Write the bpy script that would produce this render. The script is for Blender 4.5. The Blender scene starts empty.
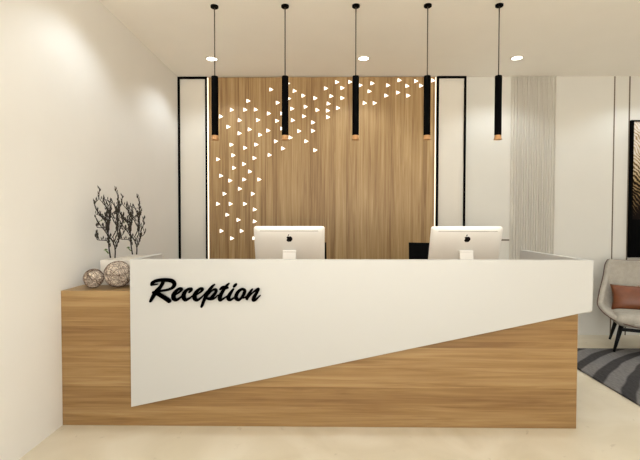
import bpy, bmesh, math, random
from mathutils import Vector, Matrix, noise

scene = bpy.context.scene
C = scene.collection
PI = math.pi

# ------------------------------------------------------------------ camera
F_PX = 427.0
YAW, PITCH, ROLL, CAM_H = 0.0115, 0.0248, 0.0013, 1.3472
def cam_axes():
    fwd = Vector((-math.sin(YAW)*math.cos(PITCH), math.cos(YAW)*math.cos(PITCH), -math.sin(PITCH)))
    r0 = Vector((math.cos(YAW), math.sin(YAW), 0)); u0 = r0.cross(fwd)
    r = r0*math.cos(ROLL) + u0*math.sin(ROLL); u = -r0*math.sin(ROLL) + u0*math.cos(ROLL)
    return r, u, fwd
CR, CU, CF = cam_axes()
cam_d = bpy.data.cameras.new('camera'); cam = bpy.data.objects.new('camera', cam_d); C.objects.link(cam)
cam_d.sensor_width = 36; cam_d.lens = F_PX/640*36; cam_d.clip_end = 60; cam_d.clip_start = 0.05
m = Matrix((CR, CU, -CF)).transposed().to_4x4(); m.translation = (0, 0, CAM_H)
cam.matrix_world = m
scene.camera = cam
def at(px, py, Y):
    """world point at distance Y into the room seen at photograph pixel px, py"""
    d = CR*((px-320)/F_PX) + CU*((230-py)/F_PX) + CF
    return Vector((0, 0, CAM_H)) + d*(Y/d.y)

# ------------------------------------------------------------------ world, exposure
w = bpy.data.worlds.new('world'); scene.world = w; w.use_nodes = True
bg = w.node_tree.nodes['Background']; wt = w.node_tree
bg.inputs[1].default_value = 1.0
wtc = wt.nodes.new('ShaderNodeTexCoord'); wsp = wt.nodes.new('ShaderNodeSeparateXYZ'); wrp = wt.nodes.new('ShaderNodeMapRange'); wmx = wt.nodes.new('ShaderNodeMix')
wmx.data_type = 'RGBA'; wrp.inputs['From Min'].default_value = -.06; wrp.inputs['From Max'].default_value = .06
wt.links.new(wtc.outputs['Generated'], wsp.inputs[0]); wt.links.new(wsp.outputs[2], wrp.inputs[0]); wt.links.new(wrp.outputs[0], wmx.inputs[0])
wmx.inputs[6].default_value = (5.6, 5.2, 4.55, 1)      # added glow below the horizon, brightened to lift the ceiling
wmx.inputs[7].default_value = (2.65, 2.7, 2.7, 1)     # overcast sky
wt.links.new(wmx.outputs[2], bg.inputs[0])
vs = scene.view_settings
vs.view_transform = 'Standard'; vs.look = 'None'; vs.gamma = 1; vs.exposure = 0.32; vs.use_curve_mapping = False
SPOT_W = 19.0; SPOT_COL = (0.82, 0.92, 1.0); SPOT_ANGLE = 132; SPOT_BLEND = 0.5

# ------------------------------------------------------------------ materials
def srgb(r, g, b):
    f = lambda c: (c/255/12.92) if c/255 <= .04045 else ((c/255+.055)/1.055)**2.4
    return (f(r), f(g), f(b), 1)
class NT:
    def __init__(s, name):
        s.m = bpy.data.materials.new(name); s.m.use_nodes = True; s.t = s.m.node_tree
        s.b = s.t.nodes['Principled BSDF']
    def n(s, typ, **kw):
        nd = s.t.nodes.new(typ)
        for k, v in kw.items():
            if k.startswith('i_'): nd.inputs[k[2:].replace('_', ' ')].default_value = v
            else: setattr(nd, k, v)
        return nd
    def l(s, a, b): s.t.links.new(a, b)
    def coords(s, scale=(1, 1, 1), loc=(0, 0, 0), rot=(0, 0, 0)):
        tc = s.n('ShaderNodeTexCoord'); mp = s.n('ShaderNodeMapping')
        mp.inputs['Scale'].default_value = scale; mp.inputs['Location'].default_value = loc; mp.inputs['Rotation'].default_value = rot
        s.l(tc.outputs['Object'], mp.inputs['Vector']); return mp.outputs['Vector']
    def ramp(s, fac, stops):
        r = s.n('ShaderNodeValToRGB'); cr = r.color_ramp
        while len(cr.elements) < len(stops): cr.elements.new(.5)
        for e, (p, c) in zip(cr.elements, stops): e.position = p; e.color = c
        s.l(fac, r.inputs[0]); return r.outputs[0]
    def mix(s, fac, a, b, mode='MIX'):
        mx = s.n('ShaderNodeMix', data_type='RGBA', blend_type=mode)
        for sock, v in ((mx.inputs[0], fac), (mx.inputs[6], a), (mx.inputs[7], b)):
            if isinstance(v, (int, float, tuple)): sock.default_value = v
            else: s.l(v, sock)
        return mx.outputs[2]
    def math(s, op, a, b=0.0, c=0.0):
        mn = s.n('ShaderNodeMath', operation=op)
        for i, v in enumerate((a, b, c)):
            if isinstance(v, (int, float)): mn.inputs[i].default_value = v
            else: s.l(v, mn.inputs[i])
        return mn.outputs[0]
    def bump(s, h, strength=.2, dist=.01):
        b = s.n('ShaderNodeBump'); b.inputs['Strength'].default_value = strength; b.inputs['Distance'].default_value = dist
        s.l(h, b.inputs['Height']); s.l(b.outputs[0], s.b.inputs['Normal'])
def plain(name, col, rough=.5, metal=0.0, grain=.04, gscale=40, spec=None):
    t = NT(name); v = t.coords()
    nz = t.n('ShaderNodeTexNoise'); nz.inputs['Scale'].default_value = gscale; nz.inputs['Detail'].default_value = 4
    t.l(v, nz.inputs['Vector'])
    lo = tuple(c*(1-grain) for c in col[:3])+(1,); hi = tuple(min(1, c*(1+grain)) for c in col[:3])+(1,)
    t.l(t.ramp(nz.outputs[0], [(.3, lo), (.7, hi)]), t.b.inputs['Base Color'])
    t.b.inputs['Roughness'].default_value = rough; t.b.inputs['Metallic'].default_value = metal
    if spec is not None: t.b.inputs['Specular IOR Level'].default_value = spec
    return t.m
def emit(name, col, s):
    t = NT(name); t.b.inputs['Base Color'].default_value = col
    t.b.inputs['Emission Color'].default_value = col; t.b.inputs['Emission Strength'].default_value = s
    return t.m
def wood(name, axis, dark, mid, light, plank, rough=.45):
    """axis: 'Z' grain runs up, 'X' grain runs across"""
    t = NT(name)
    st = (15, 15, .5) if axis == 'Z' else (.55, 15, 15)
    across = 0 if axis == 'Z' else 2
    tc = t.n('ShaderNodeTexCoord'); sep = t.n('ShaderNodeSeparateXYZ'); t.l(tc.outputs['Object'], sep.inputs[0])
    k = t.math('FLOOR', t.math('DIVIDE', sep.outputs[across], plank))
    wn = t.n('ShaderNodeTexWhiteNoise', noise_dimensions='1D'); t.l(k, wn.inputs['W'])
    # shift the grain of each board along its length
    add = t.n('ShaderNodeVectorMath', operation='ADD')
    sc = t.n('ShaderNodeVectorMath', operation='SCALE'); t.l(wn.outputs['Color'], sc.inputs[0]); sc.inputs['Scale'].default_value = 7
    t.l(tc.outputs['Object'], add.inputs[0]); t.l(sc.outputs[0], add.inputs[1])
    mp = t.n('ShaderNodeMapping'); mp.inputs['Scale'].default_value = st; t.l(add.outputs[0], mp.inputs[0])
    n1 = t.n('ShaderNodeTexNoise'); n1.inputs['Scale'].default_value = 1.7; n1.inputs['Detail'].default_value = 7
    n1.inputs['Roughness'].default_value = .62; n1.inputs['Distortion'].default_value = .9; t.l(mp.outputs[0], n1.inputs['Vector'])
    st2 = (60, 60, 1.6) if axis == 'Z' else (1.6, 60, 60)
    mp2 = t.n('ShaderNodeMapping'); mp2.inputs['Scale'].default_value = st2; t.l(add.outputs[0], mp2.inputs[0])
    n2 = t.n('ShaderNodeTexNoise'); n2.inputs['Scale'].default_value = 1.5; n2.inputs['Detail'].default_value = 4; t.l(mp2.outputs[0], n2.inputs['Vector'])
    f = t.math('ADD', t.math('MULTIPLY', n1.outputs[0], .72), t.math('MULTIPLY', n2.outputs[0], .28))
    f = t.math('ADD', f, t.math('MULTIPLY', t.math('SUBTRACT', wn.outputs['Value'], .5), .17))
    col = t.ramp(f, [(.33, dark), (.5, mid), (.68, light)])
    t.l(col, t.b.inputs['Base Color']); t.b.inputs['Roughness'].default_value = rough
    t.b.inputs['Specular IOR Level'].default_value = .35
    t.bump(n2.outputs[0], .08, .003)
    return t.m

M = {}
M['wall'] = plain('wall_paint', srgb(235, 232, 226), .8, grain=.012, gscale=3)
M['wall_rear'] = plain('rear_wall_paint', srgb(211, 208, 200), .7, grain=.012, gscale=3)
M['ceiling'] = plain('ceiling_paint', srgb(250, 245, 236), .9, grain=.01, gscale=3)
M['wall_panel'] = plain('wall_panel_paint', srgb(219, 213, 202), .6, grain=.012, gscale=3)
M['flute'] = plain('fluted_paint', srgb(208, 203, 192), .65, grain=.015, gscale=3)
M['groove'] = plain('groove_shadow_gap', srgb(104, 92, 78), .8)
M['black'] = plain('black_satin_metal', srgb(3, 3, 3), .8, grain=.05, spec=.05)
M['black_wood'] = plain('black_stained_wood', srgb(9, 8, 8), .5, grain=.1, spec=.2)
M['cord'] = plain('dark_cord', srgb(62, 52, 40), .6)
M['oak_wall'] = wood('oak_cladding', 'Z', srgb(134, 102, 64), srgb(164, 133, 90), srgb(186, 157, 113), .062)
M['oak_desk'] = wood('oak_desk_veneer', 'X', srgb(122, 90, 54), srgb(145, 113, 71), srgb(164, 134, 91), .13, .4)
M['white'] = plain('white_lacquer', srgb(190, 189, 185), .35, grain=.006, gscale=2)
M['planter'] = plain('white_planter', srgb(224, 218, 208), .5, grain=.01)
M['pebbles'] = plain('white_pebbles', srgb(214, 206, 192), .7, grain=.12, gscale=90)
M['copper'] = plain('copper_ring', srgb(186, 140, 92), .45, .35)
M['alu'] = plain('monitor_shell', srgb(228, 225, 218), .42, .0, .006, 8)
M['alu_light'] = plain('monitor_stand_metal', srgb(246, 243, 236), .35, .0, .006, 8)
M['slot'] = plain('slot_grey', srgb(150, 142, 130), .6)
M['glass_black'] = plain('black_glass', srgb(8, 8, 9), .12)
M['letter'] = plain('black_acrylic', srgb(5, 4, 4), .5, spec=.15)
M['tri_light'] = emit('triangle_glow', (1, .95, .86, 1), 1.15)
M['lamp_disc'] = emit('downlight_glow', (1, .96, .88, 1), 7.0)
M['led'] = emit('led_strip_glow', (1, .88, .68, 1), .75)
M['trim_white'] = plain('white_trim', srgb(222, 214, 200), .5)
M['wire'] = plain('woven_wire', srgb(104, 78, 60), .5, .15, .2, 30)
M['wire_light'] = plain('woven_cane', srgb(240, 222, 204), .65, 0, .22, 45)
M['bark'] = plain('twig_bark', srgb(34, 25, 20), .8, grain=.25, gscale=60)
M['bud'] = plain('bud_brown', srgb(42, 36, 25), .75, grain=.3, gscale=80)
M['leaf'] = plain('small_green_leaf', srgb(88, 108, 52), .6, grain=.2, gscale=60)
M['leather'] = plain('brown_leather', srgb(112, 60, 28), .38, grain=.16, gscale=16)
M['seam'] = plain('leather_seam', srgb(96, 52, 32), .6)
M['piping'] = plain('brown_piping', srgb(84, 52, 40), .6)
def fabric(name, col, scale=260):
    t = NT(name); v = t.coords()
    n1 = t.n('ShaderNodeTexNoise'); n1.inputs['Scale'].default_value = scale; n1.inputs['Detail'].default_value = 3; t.l(v, n1.inputs['Vector'])
    n2 = t.n('ShaderNodeTexNoise'); n2.inputs['Scale'].default_value = 22; n2.inputs['Detail'].default_value = 4; t.l(v, n2.inputs['Vector'])
    f = t.math('ADD', t.math('MULTIPLY', n1.outputs[0], .6), t.math('MULTIPLY', n2.outputs[0], .4))
    t.l(t.ramp(f, [(.3, tuple(c*.8 for c in col[:3])+(1,)), (.7, tuple(min(1, c*1.15) for c in col[:3])+(1,))]), t.b.inputs['Base Color'])
    t.b.inputs['Roughness'].default_value = .95; t.b.inputs['Specular IOR Level'].default_value = .15
    t.bump(n1.outputs[0], .25, .002); return t.m
M['fabric'] = fabric('light_grey_fabric', srgb(172, 165, 153))
M['mesh_black'] = fabric('black_fabric', srgb(6, 6, 6))

def floor_mat():
    t = NT('cream_marble'); v = t.coords()
    n1 = t.n('ShaderNodeTexNoise'); n1.inputs['Scale'].default_value = 1.6; n1.inputs['Detail'].default_value = 8; n1.inputs['Distortion'].default_value = 1.2; t.l(v, n1.inputs['Vector'])
    base = t.ramp(n1.outputs[0], [(.3, srgb(203, 191, 166)), (.55, srgb(215, 204, 182)), (.75, srgb(222, 213, 194))])
    n2 = t.n('ShaderNodeTexNoise'); n2.inputs['Scale'].default_value = 9; n2.inputs['Detail'].default_value = 5; n2.inputs['Distortion'].default_value = .6; t.l(v, n2.inputs['Vector'])
    spot = t.ramp(n2.outputs[0], [(.66, (0, 0, 0, 1)), (.76, (1, 1, 1, 1))])
    col = t.mix(t.math('MULTIPLY', spot, .55), base, srgb(150, 132, 104))
    t.l(col, t.b.inputs['Base Color']); t.b.inputs['Roughness'].default_value = .38
    t.b.inputs['Specular IOR Level'].default_value = .35
    return t.m
M['floor'] = floor_mat()
def rug_mat():
    t = NT('grey_striped_rug'); tc = t.n('ShaderNodeTexCoord')
    nz = t.n('ShaderNodeTexNoise'); nz.inputs['Scale'].default_value = 1.6; nz.inputs['Detail'].default_value = 1; t.l(tc.outputs['Object'], nz.inputs['Vector'])
    off = t.n('ShaderNodeVectorMath', operation='MULTIPLY_ADD'); t.l(nz.outputs['Color'], off.inputs[0])
    off.inputs[1].default_value = (.14, .14, 0); t.l(tc.outputs['Object'], off.inputs[2])
    sub = t.n('ShaderNodeVectorMath', operation='SUBTRACT'); t.l(off.outputs[0], sub.inputs[0]); sub.inputs[1].default_value = (1.1+.07, -1.75+.07, 0)
    sep = t.n('ShaderNodeSeparateXYZ'); t.l(sub.outputs[0], sep.inputs[0])
    r = t.math('SQRT', t.math('ADD', t.math('POWER', sep.outputs[0], 2), t.math('POWER', sep.outputs[1], 2)))
    s = t.math('SINE', t.math('MULTIPLY', r, 2*PI/.2))
    n2 = t.n('ShaderNodeTexNoise'); n2.inputs['Scale'].default_value = 60; n2.inputs['Detail'].default_value = 3
    mp = t.n('ShaderNodeMapping'); mp.inputs['Scale'].default_value = (1.6, .25, 1); t.l(tc.outputs['Object'], mp.inputs[0]); t.l(mp.outputs[0], n2.inputs['Vector'])
    f = t.math('ADD', t.math('MULTIPLY', s, .5), .5)
    a = t.ramp(f, [(.3, srgb(66, 64, 64)), (.52, srgb(122, 119, 117))])
    b = t.ramp(n2.outputs[0], [(.25, (.62, .62, .62, 1)), (.75, (1.2, 1.2, 1.2, 1))])
    t.l(t.mix(1.0, a, b, 'MULTIPLY'), t.b.inputs['Base Color']); t.b.inputs['Roughness'].default_value = 1
    t.b.inputs['Specular IOR Level'].default_value = .1
    t.bump(n2.outputs[0], .6, .006); return t.m
M['rug'] = rug_mat()
def art_mat():
    t = NT('gold_feather_print'); tc = t.n('ShaderNodeTexCoord')
    sep = t.n('ShaderNodeSeparateXYZ'); t.l(tc.outputs['Object'], sep.inputs[0])
    wv = t.n('ShaderNodeTexWave', wave_type='BANDS', bands_direction='DIAGONAL'); wv.inputs['Scale'].default_value = 13
    wv.inputs['Distortion'].default_value = 9; wv.inputs['Detail'].default_value = 3; wv.inputs['Detail Scale'].default_value = .8
    t.l(tc.outputs['Object'], wv.inputs['Vector'])
    nz = t.n('ShaderNodeTexNoise'); nz.inputs['Scale'].default_value = 3.2; nz.inputs['Detail'].default_value = 5; nz.inputs['Distortion'].default_value = 1.5; t.l(tc.outputs['Object'], nz.inputs['Vector'])
    f = t.math('ADD', t.math('MULTIPLY', wv.outputs[0], .3), t.math('MULTIPLY', nz.outputs[0], .75))
    # object z: 0 at picture foot, 1.55 at its head; the print is pale above, dark gold below
    f = t.math('ADD', f, t.math('MULTIPLY', t.math('SUBTRACT', sep.outputs[2], .95), .62))
    col = t.ramp(f, [(.36, srgb(22, 16, 12)), (.50, srgb(98, 80, 54)), (.62, srgb(170, 146, 104)), (.76, srgb(204, 190, 172)), (.95, srgb(216, 208, 200))])
    low = t.math('GREATER_THAN', sep.outputs[2], .44)
    t.l(t.mix(low, srgb(3, 3, 3), col), t.b.inputs['Base Color']); t.b.inputs['Roughness'].default_value = .8; t.b.inputs['Specular IOR Level'].default_value = .05
    return t.m
M['art'] = art_mat()

# ------------------------------------------------------------------ builders
def obj(name, bm, mat, parent=None, smooth=False, kind=None):
    me = bpy.data.meshes.new(name); bm.normal_update(); bm.to_mesh(me); bm.free()
    me.materials.append(mat)
    if smooth:
        for p in me.polygons: p.use_smooth = True
    o = bpy.data.objects.new(name, me); C.objects.link(o)
    if parent: o.parent = parent
    if kind: o['kind'] = kind
    return o
def thing(name, label, cat, loc=(0, 0, 0), rz=0, group=None):
    o = bpy.data.objects.new(name, None); C.objects.link(o); o.location = loc; o.rotation_euler = (0, 0, rz)
    o['label'] = label; o['category'] = cat
    if group: o['group'] = group
    return o
def tag(o, label, cat, group=None):
    o['label'] = label; o['category'] = cat
    if group: o['group'] = group
    return o
def dup(root, loc, rz=None, label=None):
    r = root.copy(); C.objects.link(r); r.location = loc
    if rz is not None: r.rotation_euler = (0, 0, rz)
    if label: r['label'] = label
    for ch in list(root.children):
        c = ch.copy(); C.objects.link(c); c.parent = r
        for g in list(ch.children):
            d = g.copy(); C.objects.link(d); d.parent = c
    return r
def bx(bm, x0, x1, y0, y1, z0, z1, mat=None):
    vs_ = [bm.verts.new((x, y, z)) for x in (x0, x1) for y in (y0, y1) for z in (z0, z1)]
    if mat is not None:
        for v in vs_: v.co = mat @ v.co
    for f in ((0, 1, 3, 2), (4, 6, 7, 5), (0, 4, 5, 1), (2, 3, 7, 6), (0, 2, 6, 4), (1, 5, 7, 3)):
        bm.faces.new([vs_[i] for i in f])
def bevel(bm, w_, seg=2):
    bmesh.ops.bevel(bm, geom=bm.edges[:], offset=w_, segments=seg, profile=.6, affect='EDGES')
def box(*a, bev=0, mat=None):
    bm = bmesh.new(); bx(bm, *a, mat=mat)
    if bev: bevel(bm, bev)
    return bm
def prism(bm, pts, y0, y1):
    """pts (x,z) counter-clockwise seen from the front, extruded y0..y1"""
    a = [bm.verts.new((x, y0, z)) for x, z in pts]; b = [bm.verts.new((x, y1, z)) for x, z in pts]
    bm.faces.new(a); bm.faces.new(b[::-1]); n = len(pts)
    for i in range(n):
        j = (i+1) % n; bm.faces.new((a[j], a[i], b[i], b[j]))
def lathe(bm, prof, seg=28, loc=(0, 0, 0), cap=True):
    rings = []
    for r, z in prof:
        rings.append([bm.verts.new((loc[0]+r*math.cos(2*PI*k/seg), loc[1]+r*math.sin(2*PI*k/seg), loc[2]+z)) for k in range(seg)])
    for a, b in zip(rings, rings[1:]):
        for k in range(seg): bm.faces.new((a[k], a[(k+1) % seg], b[(k+1) % seg], b[k]))
    if cap:
        bm.faces.new(rings[0][::-1]); bm.faces.new(rings[-1])
    bmesh.ops.recalc_face_normals(bm, faces=bm.faces[:])
def tube(bm, pts, rad, seg=8, cap=True, closed=False):
    pts = [Vector(p) for p in pts]; n = len(pts)
    if not hasattr(rad, '__len__'): rad = [rad]*n
    rings = []; prev = None
    for i, p in enumerate(pts):
        if closed: d = pts[(i+1) % n]-pts[i-1]
        else: d = pts[min(i+1, n-1)]-pts[max(i-1, 0)]
        d.normalize()
        if prev is None:
            ref = Vector((0, 0, 1)) if abs(d.z) < .9 else Vector((1, 0, 0))
            u = d.cross(ref).normalized()
        else:
            u = prev-d*prev.dot(d)
            u = u.normalized() if u.length > 1e-6 else d.orthogonal().normalized()
        prev = u; v = d.cross(u)
        rings.append([bm.verts.new(p+(u*math.cos(2*PI*k/seg)+v*math.sin(2*PI*k/seg))*rad[i]) for k in range(seg)])
    pairs = list(zip(rings, rings[1:]))
    if closed: pairs.append((rings[-1], rings[0]))
    for a, b in pairs:
        for k in range(seg): bm.faces.new((a[k], a[(k+1) % seg], b[(k+1) % seg], b[k]))
    if cap and not closed: bm.faces.new(rings[0][::-1]); bm.faces.new(rings[-1])
def spline(pts, n=8):
    """Catmull-Rom through tuples of any length"""
    out = []; P = [pts[0]]+list(pts)+[pts[-1]]
    for i in range(1, len(P)-2):
        for k in range(n):
            t = k/n
            out.append(tuple(.5*((2*b)+(c-a)*t+(2*a-5*b+4*c-d)*t*t+(3*b-a-3*c+d)*t**3) for a, b, c, d in zip(P[i-1], P[i], P[i+1], P[i+2])))
    out.append(tuple(pts[-1])); return out

# ------------------------------------------------------------------ room shell
XL, XR, YB, YF, H = -1.713, 6.2, 5.0, -2.6, 3.0
T = .12
obj('floor', box(XL-T, XR+T, YF, YB+T, -T, 0), M['floor'], kind='structure')
obj('ceiling', box(XL-T, XR+T, YF, YB+T, H, H+T), M['ceiling'], kind='structure')
obj('wall_left', box(XL-T, XL, YF, YB, 0, H), M['wall'], kind='structure')
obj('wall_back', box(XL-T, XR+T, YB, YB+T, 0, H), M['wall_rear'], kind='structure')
obj('wall_right', box(XR, XR+T, YF, YB, 0, H), M['wall'], kind='structure')
# unseen wall behind the viewer, its wide opening added to let in fill light
bm = bmesh.new(); bx(bm, 3.3, XR, YF-T, YF, 0, H); bx(bm, XL-T, 3.3, YF-T, YF, 2.9, H)  # solid right stretch shaped to cut the light from the right
obj('wall_front', bm, M['wall'], kind='structure')
bm = bmesh.new()
for k in range(4): bx(bm, XL+k*1.65, XL+k*1.65+.05, YF-T+.02, YF-.03, 0, 2.9)
obj('added_window_1', bm, M['black'], kind='structure')  # bars across the added light opening, out of view
# dark joints between the wall boards
def strip(n, a, b, Y=YB):
    o = obj('trim_%d' % n, box(min(a[0], b[0]), max(a[0], b[0]), Y-.002, Y, min(a[1], b[1]), max(a[1], b[1])), M['groove'], kind='structure')
gx = at(614.9, 76, YB).x
strip(1, (gx-.007, 0), (gx+.007, H-.001))
gx2 = at(630.0, 76, YB).x
strip(2, (gx2-.008, 0), (gx2+.008, H-.001))
hz = at(505, 240, YB).z
strip(3, (at(467, 240, YB).x, hz-.009), (at(509.5, 240, YB).x, hz+.009))

# oak cladding in the middle of the back wall
wx0, wx1 = at(208.6, 100, 4.965).x, at(435.0, 100, 4.965).x
bm = box(wx0, wx1, YB-.035, YB-.0005, .001, H-.012)
clad = tag(obj('wood_wall_panel', bm, M['oak_wall']), 'tall oak-veneered panel with upright boards covering the middle of the back wall', 'wall panel')
# light lines down both edges of the cladding
def led(x0, x1, label):
    t_ = thing('light_strip', label, 'light strip', ((x0+x1)/2, YB-.03, 0), group='glowing strips beside the wooden wall panel')
    hw = (x1-x0)/2
    obj('channel', box(-hw, hw, 0.004, .0295, .001, H-.013), M['trim_white'], t_)
    obj('diffuser', box(-hw*.9, hw*.9, -.002, .004, .002, H-.014), M['led'], t_)
led(wx0-.018, wx0-.001, 'thin glowing upright line at the left edge of the wooden wall panel')
led(wx1+.001, wx1+.014, 'thin glowing upright line at the right edge of the wooden wall panel')

# tall black frames standing either side of the cladding
def wall_frame(x0, x1, label):
    t_ = thing('wall_frame', label, 'frame', ((x0+x1)/2, YB, 0), group='tall black wall frames')
    hw = (x1-x0)/2; b = .021
    bm = bmesh.new()
    bx(bm, -hw, -hw+b, -.03, -.0005, .001, H-.002); bx(bm, hw-b, hw, -.03, -.0005, .001, H-.002)
    bx(bm, -hw+b, hw-b, -.03, -.0005, H-.002-b, H-.002); bx(bm, -hw+b, hw-b, -.03, -.0005, .001, .001+b)
    obj('frame', bm, M['black'], t_)
    obj('inner_panel', box(-hw+b, hw-b, -.008, -.0005, .001+b, H-.002-b), M['wall_panel'], t_)
wall_frame(XL+.002, at(206.9, 100, 4.97).x, 'tall narrow black frame around a pale panel, in the corner by the left wall')
wall_frame(at(437.2, 100, 4.97).x, at(466.4, 100, 4.97).x, 'tall narrow black frame around a pale panel, right of the wooden wall panel')

# fluted panel
fx0, fx1 = at(512.0, 100, 4.975).x, at(557.3, 100, 4.975).x
bm = bmesh.new(); n = 18; pw = (fx1-fx0)/n; random.seed(2); wv = [random.uniform(.6, .98) for _ in range(n)]
pts = [(fx0, -.0005)]
sec = []
for k in range(n):
    for s in range(7):
        a = s/6; sec.append((fx0+pw*(k+(1-wv[k])/2+wv[k]*a), -.008-.024*math.sin(PI*a)**.6))
    if k < n-1: sec.append((fx0+pw*(k+1), -.004))
sec = [(fx0, -.0005)]+sec+[(fx1, -.0005)]
lo = [bm.verts.new((x, YB+y, .001)) for x, y in sec]; hi = [bm.verts.new((x, YB+y, H-.004)) for x, y in sec]
for i in range(len(sec)-1): bm.faces.new((lo[i], lo[i+1], hi[i+1], hi[i]))
bm.faces.new((lo[-1], lo[0], hi[0], hi[-1]))
bm.faces.new(lo[::-1]); bm.faces.new(hi)
tag(obj('fluted_panel', bm, M['flute']), 'pale wall panel of narrow upright ribs behind the right monitor', 'wall panel')

# framed picture
pA = at(632.0, 120, 4.96); pz0 = at(629, 257.5, 4.96).z
art = thing('framed_picture', 'tall black framed picture of golden and cream feathers above the armchair', 'picture', (pA.x, YB, pz0))
pw_, ph_ = .80, pA.z-pz0
bm = bmesh.new(); b = .026
bx(bm, 0, b, -.04, -.001, 0, ph_); bx(bm, pw_-b, pw_, -.04, -.001, 0, ph_)
bx(bm, b, pw_-b, -.04, -.001, ph_-b*.6, ph_); bx(bm, b, pw_-b, -.04, -.001, 0, b)
obj('frame', bm, M['black'], art)
obj('canvas', box(b, pw_-b, -.022, -.002, b, ph_-b*.6), M['art'], art)

# ------------------------------------------------------------------ downlights
def downlight(label):
    t_ = thing('ceiling_downlight', label, 'ceiling light', (0, 0, H), group='recessed ceiling downlights')
    bm = bmesh.new(); lathe(bm, [(.050, -.0005), (.066, -.0005), (.066, -.003), (.060, -.007), (.050, -.007)], 32, cap=False)
    a = obj('trim_ring', bm, M['trim_white'], t_, True)
    bm = bmesh.new(); lathe(bm, [(.0502, -.0005), (.0502, -.005)], 32)
    obj('lamp_disc', bm, M['lamp_disc'], t_)
    ld = bpy.data.lights.new('bulb', 'SPOT'); ld.energy = SPOT_W; ld.color = SPOT_COL; ld.spot_size = math.radians(SPOT_ANGLE)
    ld.spot_blend = SPOT_BLEND; ld.shadow_soft_size = .05
    lo_ = bpy.data.objects.new('bulb', ld); C.objects.link(lo_); lo_.parent = t_; lo_.location = (0, 0, -.02)
    return t_
DX = [at(211.9, 59.4, 4.42).x, at(363.6, 58.6, 4.42).x, at(516.9, 57.7, 4.42).x]
DX.append(DX[2]+1.57)
DX.append(DX[3]+1.57)
names_x = ['by the left wall', 'facing the wooden wall', 'above the fluted panel', 'above the picture', 'at the right end']
names_y = ['back', 'second', 'third', 'front']
first = None
for j, Y in enumerate((4.42, 2.85, 1.28)):
    for i, X in enumerate(DX):
        if j == 0:
            lb = ['round white downlight in the ceiling above the black frame, left of three seen',
                  'round white downlight in the ceiling above the wooden wall, beside the third pendant cord',
                  'round white downlight in the ceiling above the fluted panel, right of three seen',
                  'round white downlight in the ceiling above the picture and armchair',
                  'round white downlight in the ceiling at the far right end'][i]
        else: lb = 'white ceiling downlight, %s row from the back, %s' % (names_y[j], names_x[i])
        if first is None: first = downlight(lb); first.location = (X, Y, H)
        else: dup(first, (X, Y, H), label=lb)

# ------------------------------------------------------------------ pendants
PY = 3.34
def pendant():
    t_ = thing('pendant_lamp', '', 'pendant lamp', group='black tube pendants over the desk')
    bm = bmesh.new(); lathe(bm, [(.027, -.016), (.030, -.013), (.030, -.0005)], 28); obj('ceiling_rose', bm, M['black'], t_)
    bm = bmesh.new(); lathe(bm, [(.0042, -.545), (.0042, -.016)], 10); obj('cord', bm, M['cord'], t_, True)
    bm = bmesh.new(); lathe(bm, [(.0245, -1.0), (.0262, -.998), (.0262, -.548), (.0245, -.543), (.006, -.543)], 28); obj('tube_shade', bm, M['black'], t_)
    bm = bmesh.new(); lathe(bm, [(.018, -1.012), (.0255, -1.012), (.0255, -1.0001), (.018, -1.0001)], 28, cap=False)
    lathe(bm, [(.018, -1.03), (.030, -1.034), (.0315, -1.030), (.0265, -1.022), (.0255, -1.012), (.018, -1.012), (.018, -1.03)], 28, cap=False)
    obj('copper_ring', bm, M['copper'], t_)
    ld = bpy.data.lights.new('bulb', 'SPOT'); ld.energy = 9; ld.color = (1, .93, .82); ld.spot_size = math.radians(95); ld.spot_blend = .9; ld.shadow_soft_size = .02
    lo_ = bpy.data.objects.new('bulb', ld); C.objects.link(lo_); lo_.parent = t_; lo_.location = (0, 0, -1.05)
    return t_
plab = ['leftmost black tube pendant, hanging before the left black frame', 'second black tube pendant from the left, hanging above the left monitor',
        'middle black tube pendant of the row of five', 'fourth black tube pendant from the left, at the right edge of the wooden wall',
        'rightmost black tube pendant, hanging clear of the wooden wall']
p0 = pendant()
for i, x in enumerate((214.7, 285.1, 355.8, 427.4, 498.7)):
    loc = (at(x, 60, PY).x, PY, H)
    o = p0 if i == 0 else dup(p0, loc)
    o.location = loc; o['label'] = plab[i]

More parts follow.
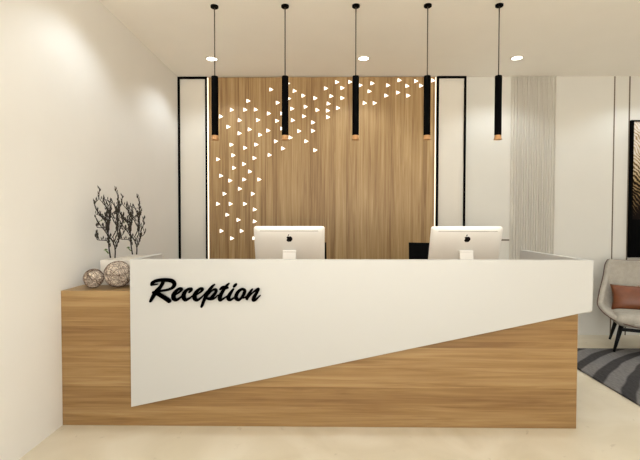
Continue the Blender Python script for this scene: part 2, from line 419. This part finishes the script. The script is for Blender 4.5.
# ------------------------------------------------------------------ triangle lights
tris = [(248.1,101.0),(231.7,109.9),(245.0,109.8),(255.6,109.7),(220.7,116.5),(239.5,120.3),(257.8,120.1),(228.2,126.8),(249.5,129.5),
(239.4,133.3),(260.0,134.9),(231.3,144.7),(245.0,147.9),(256.1,144.6),(233.1,155.3),(217.9,159.3),(254.3,158.1),(243.9,164.0),(233.9,167.9),
(249.8,171.6),(220.9,175.8),(230.1,180.6),(244.1,179.5),(259.1,179.5),(239.7,188.8),(224.4,193.8),(252.7,193.8),(217.9,203.9),(230.5,203.9),
(244.8,203.9),(254.6,209.5),(227.2,214.8),(238.3,219.9),(254.6,221.4),(221.4,231.0),(241.6,231.0),(231.9,238.3),(254.1,238.3),
(271.0,89.6),(287.8,83.4),(294.4,91.0),(303.1,95.7),(315.0,98.2),(288.7,98.6),(277.5,102.8),(305.4,106.8),(291.9,108.8),(268.6,113.5),
(282.0,113.5),(317.2,110.1),(303.8,116.3),(276.9,120.9),(292.6,120.3),(312.8,122.5),(282.0,128.6),(268.0,130.6),(298.9,131.1),(312.8,130.9),
(290.3,137.6),(275.7,141.3),(306.1,141.3),(282.8,148.5),(315.0,150.2),(269.4,155.0),
(336.7,82.2),(349.9,82.0),(360.2,85.3),(325.7,88.4),(342.1,88.0),(331.1,96.2),(342.1,98.1),(369.2,91.4),(328.3,103.7),(364.4,103.1),
(337.8,108.0),(327.6,110.7),(327.8,117.2),(372.0,83.4),(374.4,103.1),(387.8,85.4),(386.0,95.7),(399.1,80.3),(397.8,92.6),(407.0,86.0),
(407.9,95.7),(415.8,81.2),(420.8,85.8),(432.8,80.6)]
ORD = ['topmost','second highest','third highest','fourth highest','fifth highest','sixth highest','seventh highest','eighth highest','ninth highest','tenth highest',
 'eleventh highest','twelfth highest','thirteenth highest','fourteenth highest','fifteenth highest','sixteenth highest','seventeenth highest']
ORDL = ['leftmost','second from left','third from left','fourth from left','fifth from left','sixth from left','seventh from left','eighth from left','ninth from left',
 'tenth from left','eleventh from left','twelfth from left','thirteenth from left','fourteenth from left','fifteenth from left','sixteenth from left']
def zone(p):
    x, y = p
    if 280 < x < 292 and y < 132: return 'P'
    if x < 292 and y < 112: return 'A'
    if x < 292 and y < 139: return 'B'
    if x < 322 and y < 139: return 'E'
    if x < 363 and y < 139: return 'F'
    if x < 322 and y < 167: return 'G'
    if x < 322 and y < 200: return 'H'
    if x < 322: return 'I'
    return 'J'
ZT = {'A': (0, 'high between the first two pendants'), 'B': (0, 'beside the lower ends of the first two pendants'),
      'P': (1, 'half hidden by the second pendant tube'), 'E': (1, 'close on the right of the second pendant'),
      'F': (1, 'close on the left of the third pendant'), 'G': (0, 'just below the first three pendants'),
      'H': (1, 'in the middle of the wooden wall height'), 'I': (0, 'low down left of the left monitor'), 'J': (0, 'right of the third pendant')}
zs = {}
for p in tris: zs.setdefault(zone(p), []).append(p)
lab = {}
for z, L in zs.items():
    k_, txt = ZT[z]
    L = sorted(L, key=lambda p: p[k_])
    for k, p in enumerate(L): lab[p] = 'glowing triangle, %s of those %s' % ((ORDL if k_ == 0 else ORD)[k], txt)
lab[(432.8, 80.6)] = 'glowing white triangle at the top right end of the wooden wall'
lab[(254.1, 238.3)] = 'glowing white triangle half hidden by the edge of the left monitor'
lab[(231.9, 238.3)] = 'lowest fully visible glowing white triangle, left of the left monitor'
assert len(set(lab.values())) == len(tris) and max(len(v.split()) for v in lab.values()) <= 16
random.seed(5)
TY = YB-.035
bm = bmesh.new(); prism(bm, [(-.0175, -.0225), (.0285, 0), (-.0175, .0225)], -.004, -.0003)
tri_me = bpy.data.meshes.new('triangle_light'); bm.normal_update(); bm.to_mesh(tri_me); bm.free(); tri_me.materials.append(M['tri_light'])
for p in tris:
    o = bpy.data.objects.new('triangle_light', tri_me); C.objects.link(o)
    o.location = at(p[0], p[1], TY); o.location.y = TY
    o.rotation_euler = (0, random.uniform(-.04, .09), 0)
    tag(o, lab[p], 'wall light', 'triangle lights scattered over the wood wall')

# ------------------------------------------------------------------ reception desk
YD, XR_D = 2.74, 1.622
PX0, PX1, PT = -1.248, 1.696, 1.091
desk = thing('reception_desk', 'long oak reception desk with a white slanted front panel lettered in black', 'desk', (0, YD, 0))
bm = box(XL+.001, XR_D, 0, .25, .001, .882)
obj('wood_base', bm, M['oak_desk'], desk)
bm = bmesh.new(); prism(bm, [(PX0, .136), (PX1, .770), (PX1, PT), (PX0, PT)], -.030, -.0005); bevel(bm, .0015, 1)
obj('front_panel', bm, M['white'], desk)
obj('side_panel', box(PX0, PX0+.04, 0, .42, .883, PT-.0005, bev=.0015), M['white'], desk)
obj('side_panel', box(PX1-.04, PX1, 0, .90, .752, PT-.0005, bev=.0015), M['white'], desk)
obj('top_rail', box(PX0+.0405, PX1-.0405, 0, .03, .883, PT-.002), M['white'], desk)
obj('worktop', box(PX0+.05, PX1-.041, .2505, .90, .72, .75, bev=.002), M['oak_desk'], desk)
obj('end_panel', box(XR_D-.04, XR_D, .2505, .88, .001, .719), M['oak_desk'], desk)
obj('end_panel', box(PX0+.06, PX0+.10, .2505, .88, .001, .719), M['oak_desk'], desk)
for x in (-.85, .62):
    ped = obj('drawer_pedestal', box(x, x+.42, .32, .86, .02, .718, bev=.003), M['white'], desk)
    for k in range(3):
        dr = obj('drawer', box(x+.008, x+.412, .861, .877, .04+.225*k, .255+.225*k, bev=.002), M['white'], ped)
# lettering: brush strokes, coordinates in photograph pixels enlarged 12.78 times from each crop's corner
S = 12.78
L_ = [
 ('R', 145, [[(82,138,30),(92,112,34),(140,88,36),(215,78,40),(300,80,42),(352,96,44),(372,132,42),(355,170,36),(310,195,30),(240,212,26),(165,222,26)],
             [(82,138,24),(120,138,18),(155,132,14)],
             [(225,112,38),(195,165,36),(150,215,44),(112,270,42),(84,316,34),(66,350,26)],
             [(104,236,30),(150,250,44),(215,285,46),(270,320,48),(306,346,48)]]),
 ('e', 145, [[(392,262,18),(428,240,20),(462,206,28),(458,190,28),(430,190,28),(388,225,36),(360,275,46),(368,318,46),(400,332,34),(440,308,24),(478,276,16)]]),
 ('c', 170, [[(242,236,20),(262,214,30),(268,194,30),(240,190,28),(200,216,34),(174,258,42),(172,302,46),(196,332,38),(240,314,26),(298,272,16)]]),
 ('e', 170, [[(342,262,18),(378,240,20),(412,206,28),(408,190,28),(380,190,28),(338,225,36),(312,275,46),(316,318,46),(344,334,34),(384,312,24),(428,270,16),(470,222,14)]]),
 ('p', 200, [[(180,138,20),(150,165,30),(108,218,34),(76,280,38),(46,345,34),(22,410,30),(16,420,24)],
             [(98,268,20),(135,228,20),(172,202,24),(200,204,30),(198,236,32),(165,280,36),(135,314,38),(100,316,28),(82,306,18)],
             [(140,326,24),(180,314,20),(228,272,15)],[(0,314,14),(45,270,14),(90,218,14)]]),
 ('t', 200, [[(366,124,20),(338,150,28),(300,205,34),(268,258,40),(250,305,42),(254,336,32),(290,322,24),(345,282,15)],
             [(258,196,24),(286,172,32),(330,176,36),(352,180,22)]]),
 ('i', 200, [[(424,196,22),(394,236,34),(366,284,42),(362,318,42),(386,332,30),(420,314,22),(462,276,15)],
             [(434,158,30),(446,146,34),(458,134,28)]]),
 ('o', 225, [[(238,200,28),(212,196,30),(170,225,36),(142,272,40),(142,312,42),(172,332,32),(206,308,28),(240,256,36),(250,212,30),(226,192,24)],[(206,300,16),(240,306,16),(275,285,15)]]),
 ('n', 225, [[(346,198,20),(322,230,30),(296,276,36),(278,312,32),(282,324,24)],
             [(284,318,18),(320,276,16),(362,232,20),(412,196,28),(424,200,30),(400,246,34),(370,298,40),(358,332,34),(380,338,26),(415,308,20),(448,276,13)]]),
]
sign = thing('reception_sign', 'black brush-script lettering reading Reception, fixed to the white desk front', 'sign', (0, YD-.030, 0))
for ch, ox, strokes in L_:
    bm = bmesh.new()
    for si, st in enumerate(strokes):
        P = []
        for x, y, w_ in spline(st, 7):
            q = at(ox+x/S, 274+y/S, YD-.048); P.append((q.x, q.z, w_/S/2*(YD-.048)/F_PX*1.17))
        dy = .0004*si
        # one outline per stroke: left side, round cap, right side, round cap
        Lf, Rt = [], []
        for i, (x, z, r) in enumerate(P):
            a = P[max(i-1, 0)]; b_ = P[min(i+1, len(P)-1)]; d = Vector((b_[0]-a[0], b_[1]-a[1])); d.normalize()
            Lf.append((x-d.y*r, z+d.x*r)); Rt.append((x+d.y*r, z-d.x*r))
        y0, y1 = -.018-dy, -.006
        for i in range(len(P)-1):
            q = [Rt[i], Rt[i+1], Lf[i+1], Lf[i]]
            prism(bm, q, y0, y1)
        for i in range(0, len(P)):
            x, z, r = P[i]
            prism(bm, [(x+r*math.cos(2*PI*k/14), z+r*math.sin(2*PI*k/14)) for k in range(14)], y0, y1)
    # stand-off pins behind the letter
    x, z, r = P[len(P)//2]; prism(bm, [(x+.003*math.cos(2*PI*k/8), z+.003*math.sin(2*PI*k/8)) for k in range(8)], -.008, 0)
    obj('letter', bm, M['letter'], sign)

# ------------------------------------------------------------------ monitors
def monitor():
    t_ = thing('computer_monitor', '', 'monitor', group='slim desktop computers on the desk')
    W, Hh = .283, .205            # half sizes
    Rm = Matrix.Translation((0, 0, .347)) @ Matrix.Rotation(math.radians(19), 4, 'X')   # top leans to the visitor side
    bm = bmesh.new(); nx, nz = 28, 20
    def outline(u, v, ex=10):
        return u, v
    front, back = {}, {}
    def rr(u, v, r=.018):
        x, z = u*W, v*Hh
        ax, az = abs(x)-(W-r), abs(z)-(Hh-r)
        if ax > 0 and az > 0:
            d = math.hypot(ax, az)
            mx = max(ax, az)
            s_ = mx/d if d > 0 else 1
            x = math.copysign(W-r+ax*s_, x); z = math.copysign(Hh-r+az*s_, z)
        return x, z
    us = [-1, -.985, -.965, -.94]+[-.88+.22*k for k in range(9)]+[.94, .965, .985, 1]
    vv = [-1, -.985, -.96, -.93]+[-.84+.24*k for k in range(8)]+[.93, .96, .985, 1]
    for i, u in enumerate(us):
        for j, v in enumerate(vv):
            x, z = rr(u, v)
            edge = max(abs(u), abs(v))
            bul = .012+.024*max(0, (1-abs(u)**14))*max(0, (1-abs(v)**12))
            back[i, j] = bm.verts.new(Rm @ Vector((x, -bul, z)))
            if i in (0, len(us)-1) or j in (0, len(vv)-1): front[i, j] = bm.verts.new(Rm @ Vector((x, 0.006, z)))
    nu, nv = len(us), len(vv)
    for i in range(nu-1):
        for j in range(nv-1): bm.faces.new((back[i, j], back[i+1, j], back[i+1, j+1], back[i, j+1]))
    ring = [(i, 0) for i in range(nu)]+[(nu-1, j) for j in range(1, nv)]+[(i, nv-1) for i in range(nu-2, -1, -1)]+[(0, j) for j in range(nv-2, 0, -1)]
    for a, b in zip(ring, ring[1:]+ring[:1]): bm.faces.new((back[b], back[a], front[a], front[b]))
    bm.faces.new([front[k] for k in ring])
    bmesh.ops.recalc_face_normals(bm, faces=bm.faces[:])
    shell = obj('monitor_shell', bm, M['alu'], t_, True)
    mod = shell.modifiers.new('edge', 'EDGE_SPLIT'); mod.split_angle = math.radians(40)
    obj('screen', box(-W+.006, W-.006, .0062, .0085, -Hh+.07, Hh-.006, mat=Rm), M['glass_black'], t_)
    # vent line near the top of the back
    obj('vent_slot', box(-.232, .232, -.0364, -.0300, Hh-.0275, Hh-.0245, mat=Rm), M['slot'], t_)
    # mark on the back, seen mirrored as in the photograph
    bm = bmesh.new(); s_ = .0275; zc = Hh-.094
    body = []
    for k in range(40):
        a = 2*PI*k/40; r = 1.0
        x = math.cos(a)*.95; z = math.sin(a)*.92
        if z > .55: z -= .16*math.exp(-(x/.28)**2)       # dip at the top
        if z < -.6: z += .12*math.exp(-(x/.25)**2)       # dip at the foot
        if z < 0: x *= 1-.16*(-z)
        # bite on the left
        dx, dz = x+1.12, z-.12
        if math.hypot(dx, dz) < .52:
            q = .52/max(1e-3, math.hypot(dx, dz)); x = -1.12+dx*q; z = .12+dz*q
        body.append((x*s_, zc+z*s_))
    prism(bm, body, -.0378, -.034)
    leaf = [(-.34, .92), (-.14, 1.02), (-.02, 1.22), (-.02, 1.50), (-.22, 1.40), (-.34, 1.18)]
    prism(bm, [(x*s_, zc+z*s_) for x, z in leaf], -.0378, -.032)
    for v in bm.verts: v.co = Rm @ v.co
    obj('logo', bm, M['letter'], t_)
    # hinge block, neck and foot of the stand
    bm = bmesh.new()
    zt, yt, yb_ = .349, -.058, -.115
    P = [(-.052, yt, zt), (.052, yt, zt), (.060, yb_, .012), (-.060, yb_, .012)]
    a = [bm.verts.new(p) for p in P]; b_ = [bm.verts.new((x, y+.012, z)) for x, y, z in P]
    bm.faces.new(a); bm.faces.new(b_[::-1])
    for i in range(4): bm.faces.new((a[(i+1) % 4], a[i], b_[i], b_[(i+1) % 4]))
    bmesh.ops.recalc_face_normals(bm, faces=bm.faces[:])
    neck = obj('stand_neck', bm, M['alu_light'], t_)
    obj('stand_hinge', box(-.054, .054, -.062, -.01, .330, .348, bev=.003), M['alu_light'], t_)
    obj('stand_foot', box(-.095, .095, -.118, .09, .0005, .012, bev=.003), M['alu_light'], t_)
    return t_
mon = monitor()
MY = 3.47
loc1 = (at(289.6, 240, MY-.03).x, MY, .7505); loc2 = (at(465.4, 240, MY-.03).x, MY, .7505)
mon.location = loc1; mon['label'] = 'left slim white desktop computer seen from behind, before the wooden wall'
dup(mon, loc2, label='right slim white desktop computer seen from behind, before the black frame')

# ------------------------------------------------------------------ office chairs
def office_chair():
    t_ = thing('office_chair', '', 'chair', group='black office chairs behind the desk')
    bm = bmesh.new(); nx, nz = 10, 12
    g = {}
    for side in (0, 1):
        for i in range(nx+1):
            for j in range(nz+1):
                u = -1+2*i/nx; v = j/nz
                z = .50+.615*v; x = u*(.265-.017*v)
                y = .25+.05*v-.035*(1-u*u)+.03*u*u - .04*math.sin(PI*v) + (.0 if side == 0 else .035)
                g[side, i, j] = bm.verts.new((x, y, z))
    for i in range(nx):
        for j in range(nz):
            bm.faces.new((g[0, i, j], g[0, i+1, j], g[0, i+1, j+1], g[0, i, j+1])); bm.faces.new((g[1, i, j+1], g[1, i+1, j+1], g[1, i+1, j], g[1, i, j]))
    ring = [(i, 0) for i in range(nx+1)]+[(nx, j) for j in range(1, nz+1)]+[(i, nz) for i in range(nx-1, -1, -1)]+[(0, j) for j in range(nz-1, 0, -1)]
    for a, b in zip(ring, ring[1:]+ring[:1]): bm.faces.new((g[0, b[0], b[1]], g[0, a[0], a[1]], g[1, a[0], a[1]], g[1, b[0], b[1]]))
    obj('backrest', bm, M['mesh_black'], t_)
    obj('seat', box(-.25, .25, -.24, .22, .44, .52, bev=.025), M['mesh_black'], t_)
    bm = bmesh.new(); tube(bm, [(0, .1, .43), (0, .30, .43), (0, .335, .50), (0, .335, .62)], .018); obj('back_support', bm, M['black'], t_)
    bm = bmesh.new(); lathe(bm, [(.028, .10), (.028, .28), (.018, .28), (.018, .439)], 16); obj('gas_column', bm, M['black'], t_)
    for s_ in (-1, 1):
        bm = bmesh.new(); tube(bm, [(s_*.20, .0, .43), (s_*.29, .0, .44), (s_*.30, .0, .64)], .013)
        bx(bm, s_*.30-.03, s_*.30+.03, -.12, .12, .64, .665); obj('armrest', bm, M['black'], t_)
    for k in range(5):
        a = 2*PI*k/5+.3; c_, s_ = math.cos(a), math.sin(a)
        bm = bmesh.new(); tube(bm, [(c_*.02, s_*.02, .12), (c_*.29, s_*.29, .075)], [.022, .013]); lg = obj('leg', bm, M['black'], t_)
        bm = bmesh.new(); tube(bm, [(c_*.29-s_*.02, s_*.29+c_*.02, .031), (c_*.29+s_*.02, s_*.29-c_*.02, .031)], .03, 14); obj('castor', bm, M['black'], lg)
    return t_
oc = office_chair(); CY = 3.98
oc.location = (at(327.6, 250, CY+.3).x-.262, CY, 0); oc['label'] = 'black office chair almost hidden behind the left monitor'
dup(oc, (at(408.4, 250, CY+.3).x+.262, CY, 0), label='black office chair with its back showing left of the right monitor')

# ------------------------------------------------------------------ planter with twigs
tr = thing('planter_box', 'low white planter box behind the wooden counter, beside the left wall', 'planter', (-1.43, 3.0, 0))
bm = bmesh.new()
x0, x1, y0, y1 = -.160, .135, 0, .42
bx(bm, x0, x1, y0, y0+.012, .001, 1.055); bx(bm, x0, x1, y1-.012, y1, .001, 1.055)
bx(bm, x0, x0+.012, y0+.012, y1-.012, .001, 1.055); bx(bm, x1-.012, x1, y0+.012, y1-.012, .001, 1.055)
obj('box', bm, M['planter'], tr)
bm = bmesh.new(); gx_, gy_ = 26, 38; g = {}
for i in range(gx_+1):
    for j in range(gy_+1):
        x = x0+.013+(x1-x0-.026)*i/gx_; y = y0+.013+(y1-y0-.026)*j/gy_
        g[i, j] = bm.verts.new((x, y, 1.048+.004*noise.noise(Vector((x*60, y*60, 0)))))
for i in range(gx_):
    for j in range(gy_): bm.faces.new((g[i, j], g[i+1, j], g[i+1, j+1], g[i, j+1]))
tag_p = obj('pebbles', bm, M['pebbles'], tr, True); tag_p['kind'] = 'stuff'

PY1 = 3.05
def P1(x, y, dy=0.0):
    q = at(x, y, PY1); return Vector((q.x, PY1+dy, q.z))
base = P1(113, 257.6)
twigs = {
 'a': [[(110.5,258),(109.3,250),(108.5,243),(107,236),(104,222),(101,211),(98.2,204),(96.4,198),(96.4,187)],
       [(108.5,243),(105,240.6),(99,239.8),(95.8,237.5),(95.6,233.5)],
       [(107,236),(108,226),(106,213),(103,204),(101.8,198)],
       [(105,228),(100.5,227.4),(97.2,226.2)],
       [(104,222),(102,216),(98.5,214)],
       [(107,236),(103.4,230),(101,223),(99.6,218)], [(106,232),(105.4,222),(106.6,212),(105,205)], [(107,228),(103.6,219),(104.2,208)],
       [(108,226),(110.5,216),(109,208),(106.5,202)]],
 'b': [[(115,258),(115.2,250),(113,243),(110.4,236),(109.4,228),(111,216),(109.8,206),(108.8,199)],
       [(115.2,250),(117.4,244),(119.4,239),(121.2,236)],
       [(113,243),(116,233),(115.4,222),(113,210),(112,203),(109,199)],
       [(116,233),(118.4,220),(116.8,208),(117.4,198),(118.4,189.5)],
       [(118.4,220),(121,213),(122.4,208)],
       [(117.4,244),(120,237),(121.8,229),(123,221),(123.2,214)],
       [(116,233),(118.6,226),(120.4,218),(121.4,210)], [(114,226),(117.2,216),(115.2,206)], [(112,238),(114.4,228),(112.2,219),(113,212)],
       [(120,237),(122.8,235),(124.2,230)],
       [(111,216),(113.8,208),(113.4,200)]],
}
plant = thing('twig_arrangement', 'taller bunch of dark budding twigs at the front of the white planter', 'plant', base, group='budding twigs in the planter box')
random.seed(11)
for key, L in twigs.items():
    bm = bmesh.new(); bb = bmesh.new(); lf = bmesh.new()
    for ti, tw in enumerate(L):
        main = ti == 0
        phase = random.uniform(-1, 1)
        end_dy = random.uniform(-.10, .10)
        n0 = 0 if main else .25
        pts = []
        for k, (x, y) in enumerate(tw):
            f = k/(len(tw)-1)
            # depth grows smoothly with height so the bush has volume
            hgt = max(0, (250-y)/60)
            pts.append(tuple(P1(x, y, hgt*.10*math.sin(x*.55+ (1.3 if key == 'b' else 0)))-base))
        sp = spline(pts, 4); n = len(sp)
        r0 = .0046 if main else .0029
        tube(bm, sp, [r0*(1-k/(n-1))+.0014*(k/(n-1)) + .0004 for k in range(n)], 6)
        # short spurs with buds
        for k in range(3 if main else 1, n-1):
            if main and pts[0][2]+.0 > 0 and sp[k][2] < .13: continue
            for rep in range(2):
                if random.random() < .72:
                    p = Vector(sp[k]); a = random.uniform(0, 2*PI)
                    d = Vector((math.cos(a)*.75, math.sin(a)*.75, random.uniform(1.0, 2.4))).normalized()
                    ln = random.uniform(.006, .022); q = p+d*ln
                    tube(bm, [p, p+d*ln*.6+Vector((0, 0, .002)), q], [.0016, .0013, .0012], 5)
                    sz = random.uniform(.0042, .0066)
                    up = (d+Vector((0, 0, .8))).normalized()
                    tube(bb, [q-up*sz*.6, q, q+up*sz*1.4, q+up*sz*3.2], [.001, sz*.62, sz*.55, .0006], 6)
    if key == 'a':
        for k in range(6):
            p = P1(random.uniform(107.4, 109.6), random.uniform(248, 255), random.uniform(-.01, .01))-base
            d = Vector((random.uniform(-1, .2), random.uniform(-.5, .5), random.uniform(-.2, .9))).normalized()
            s_ = d.cross(Vector((0, 1, .2))).normalized()*.0055
            v = [lf.verts.new(c_) for c_ in (p, p+d*.012+s_, p+d*.027, p+d*.012-s_)]
            lf.faces.new(v)
        for k in range(7):
            x, y = random.choice([(100, 216), (98, 224), (104, 224), (107, 232), (101, 221)])
            p = P1(x+random.uniform(-1, 1), y+random.uniform(-2, 2), random.uniform(-.02, .02))-base
            d = Vector((random.uniform(-1, 1), random.uniform(-.5, .5), random.uniform(-.2, 1))).normalized()
            s_ = d.cross(Vector((0, 1, .2))).normalized()*.004
            lf.faces.new([lf.verts.new(c_) for c_ in (p, p+d*.009+s_, p+d*.02, p+d*.009-s_)])
    st_ = obj('stem', bm, M['bark'], plant, True)
    obj('buds', bb, M['bud'], st_, True, kind='stuff')
    if key == 'a': obj('leaves', lf, M['leaf'], st_, kind='stuff')
    else: lf.free()
b2 = at(134.8, 253.9, 3.35)
pl2 = dup(plant, (b2.x, 3.35, base.z), rz=0, label='shorter bunch of dark budding twigs further back in the white planter')
pl2.scale = (1, 1, .93)

# ------------------------------------------------------------------ woven balls
def ball(r, label, loc, seed):
    random.seed(seed)
    t_ = thing('woven_ball', label, 'ornament', loc, group='woven balls on the counter')
    for nm, cnt, mat, rr_, rad in (('cane_weave', 90, M['wire_light'], r*.95, .0013), ('wire_weave', 56, M['wire'], r*.985, .00065)):
        bm = bmesh.new()
        for k in range(cnt):
            n_ = Vector((random.gauss(0, 1), random.gauss(0, 1), random.gauss(0, 1))).normalized()
            off = random.uniform(-.55, .55)
            u = n_.orthogonal().normalized(); v = n_.cross(u); cr = math.sqrt(1-off*off)
            N = 40; ph = random.uniform(0, 6.28)
            pts = []
            for i in range(N):
                a = 2*PI*i/N
                p = n_*(off+.05*math.sin(3*a+ph))+u*cr*math.cos(a)+v*cr*math.sin(a)
                pts.append(p.normalized()*(rr_-rad)*(1+.02*math.sin(2*a+ph)) + Vector((0, 0, r)))
            tube(bm, pts, rad, 5, closed=True)
        obj(nm, bm, mat, t_, True)
    return t_
q = at(118.8, 272.8, 2.905); ball(.090, 'larger woven wire ball on the wooden counter, against the white side panel', (q.x, 2.895, .8825), 3)
q = at(93.6, 277.9, 2.865); ball(.0645, 'smaller woven wire ball on the wooden counter, nearer the left wall', (q.x, 2.865, .8825), 8)

# ------------------------------------------------------------------ rug, armchair, cushion
rug = tag(obj('area_rug', box(-1.2, 1.2, -1.0, 1.0, .001, .016, bev=.004), M['rug']), 'grey rug with curving dark stripes under the armchair', 'rug')
rug.location = (2.275+1.2, 4.43-1.0, 0)

AX, AY, AR = 3.30, 4.43, math.radians(-24)
ch = thing('armchair', 'light grey tub armchair with brown piping and black wooden legs on the rug', 'armchair', (AX, AY, .016), AR)
# rows from the top of the back, down, and forward over the seat: edge point (half width, y, z) and centre point (y, z)
rows = [((.275, .30, .885), (.305, .885)), ((.305, .27, .83), (.305, .80)), ((.33, .20, .72), (.285, .66)), ((.37, .10, .60), (.25, .50)),
        ((.405, .0, .50), (.20, .38)), ((.425, -.10, .445), (.10, .315)), ((.415, -.20, .41), (-.05, .295)), ((.375, -.285, .37), (-.20, .29)), ((.29, -.35, .325), (-.36, .285)), ((.18, -.385, .30), (-.39, .285))]
dense = spline([(a[0], a[1], a[2], c_[0], c_[1]) for a, c_ in rows], 4)
bm = bmesh.new(); NS = 24; g = {}; E_l, E_r = [], []
for i, (ex, ey, ez, cy_, cz_) in enumerate(dense):
    for j in range(NS+1):
        s_ = -1+2*j/NS; a = abs(s_)
        k1 = a**2.6
        x = math.copysign(ex*(1-(1-a)**1.35), s_)
        g[i, j] = bm.verts.new((x, cy_+(ey-cy_)*k1, cz_+(ez-cz_)*k1))
    E_l.append(g[i, 0].co.copy()); E_r.append(g[i, NS].co.copy())
for i in range(len(dense)-1):
    for j in range(NS): bm.faces.new((g[i, j], g[i+1, j], g[i+1, j+1], g[i, j+1]))
bm.normal_update()
top_row = [g[0, j].co.copy() for j in range(NS+1)]; bot_row = [g[len(dense)-1, j].co.copy() for j in range(NS+1)]
sh = obj('shell', bm, M['fabric'], ch, True)
so = sh.modifiers.new('thick', 'SOLIDIFY'); so.thickness = .05; so.offset = 1
# thickness grows away from the sitter; piping runs along the rim
loop = top_row[::-1]+E_l[1:]+bot_row[1:]+E_r[::-1][1:-1]
bm = bmesh.new(); tube(bm, loop, .0045, 6, closed=True); obj('piping', bm, M['piping'], ch, True)
# seat cushion
def pillow(name, w_, d_, h_, mat, parent, mtx, e=3.2, n=22, pinch=0.0):
    bm = bmesh.new(); g = {}
    for s_ in (1, -1):
        for i in range(n+1):
            for j in range(n+1):
                u = -1+2*i/n; v = -1+2*j/n
                if s_ == -1 and (i in (0, n) or j in (0, n)): g[s_, i, j] = g[1, i, j]; continue
                hgt = (max(0, 1-abs(u)**e)*max(0, 1-abs(v)**e))**.5
                px = u*(1-pinch*(1-abs(u))*0-pinch*(1-v*v)*abs(u)**3); pz = v*(1-pinch*(1-u*u)*abs(v)**3)
                g[s_, i, j] = bm.verts.new(mtx @ Vector((px*w_/2, pz*d_/2, s_*h_/2*hgt)))
    for s_ in (1, -1):
        for i in range(n):
            for j in range(n):
                f = [g[s_, i, j], g[s_, i+1, j], g[s_, i+1, j+1], g[s_, i, j+1]]
                bm.faces.new(f if s_ == 1 else f[::-1])
    return obj(name, bm, mat, parent, True)
pillow('seat_cushion', .62, .60, .15, M['fabric'], ch, Matrix.Translation((0, -.085, .328)) @ Matrix.Rotation(math.radians(-2), 4, 'X'), e=6)
def leg(x0_, y0_, x1_, y1_):
    bm = bmesh.new(); tube(bm, [(x0_, y0_, .27), (x1_, y1_, .005)], [.023, .0125], 12); obj('leg', bm, M['black_wood'], ch, True)
for sx in (-1, 1):
    leg(sx*.235, -.235, sx*.305, -.285); leg(sx*.20, .17, sx*.25, .25)
bm = bmesh.new()
bx(bm, -.25, .25, -.262, -.232, .215, .245); bx(bm, -.2, .2, .175, .205, .215, .245)
obj('cross_rail', bm, M['black_wood'], ch)
cz = Matrix.Translation((AX, AY, 0)) @ Matrix.Rotation(AR, 4, 'Z')
cush = thing('leather_cushion', 'brown leather cushion with a centre seam on the grey armchair', 'cushion', (AX, AY, 0), AR)
cm = Matrix.Translation((-.035, .045, .525)) @ Matrix.Rotation(math.radians(72), 4, 'X')
pillow('cover', .50, .27, .13, M['leather'], cush, cm, e=2.2, pinch=.07)
bm = bmesh.new()
pts = []
for k in range(17):
    v = -1+2*k/16; pts.append(cm @ Vector((0, v*.134, .065*(max(0, 1-abs(v)**2.2))**.5+.0005)))
tube(bm, pts, .003, 5); obj('seam', bm, M['seam'], cush, True)
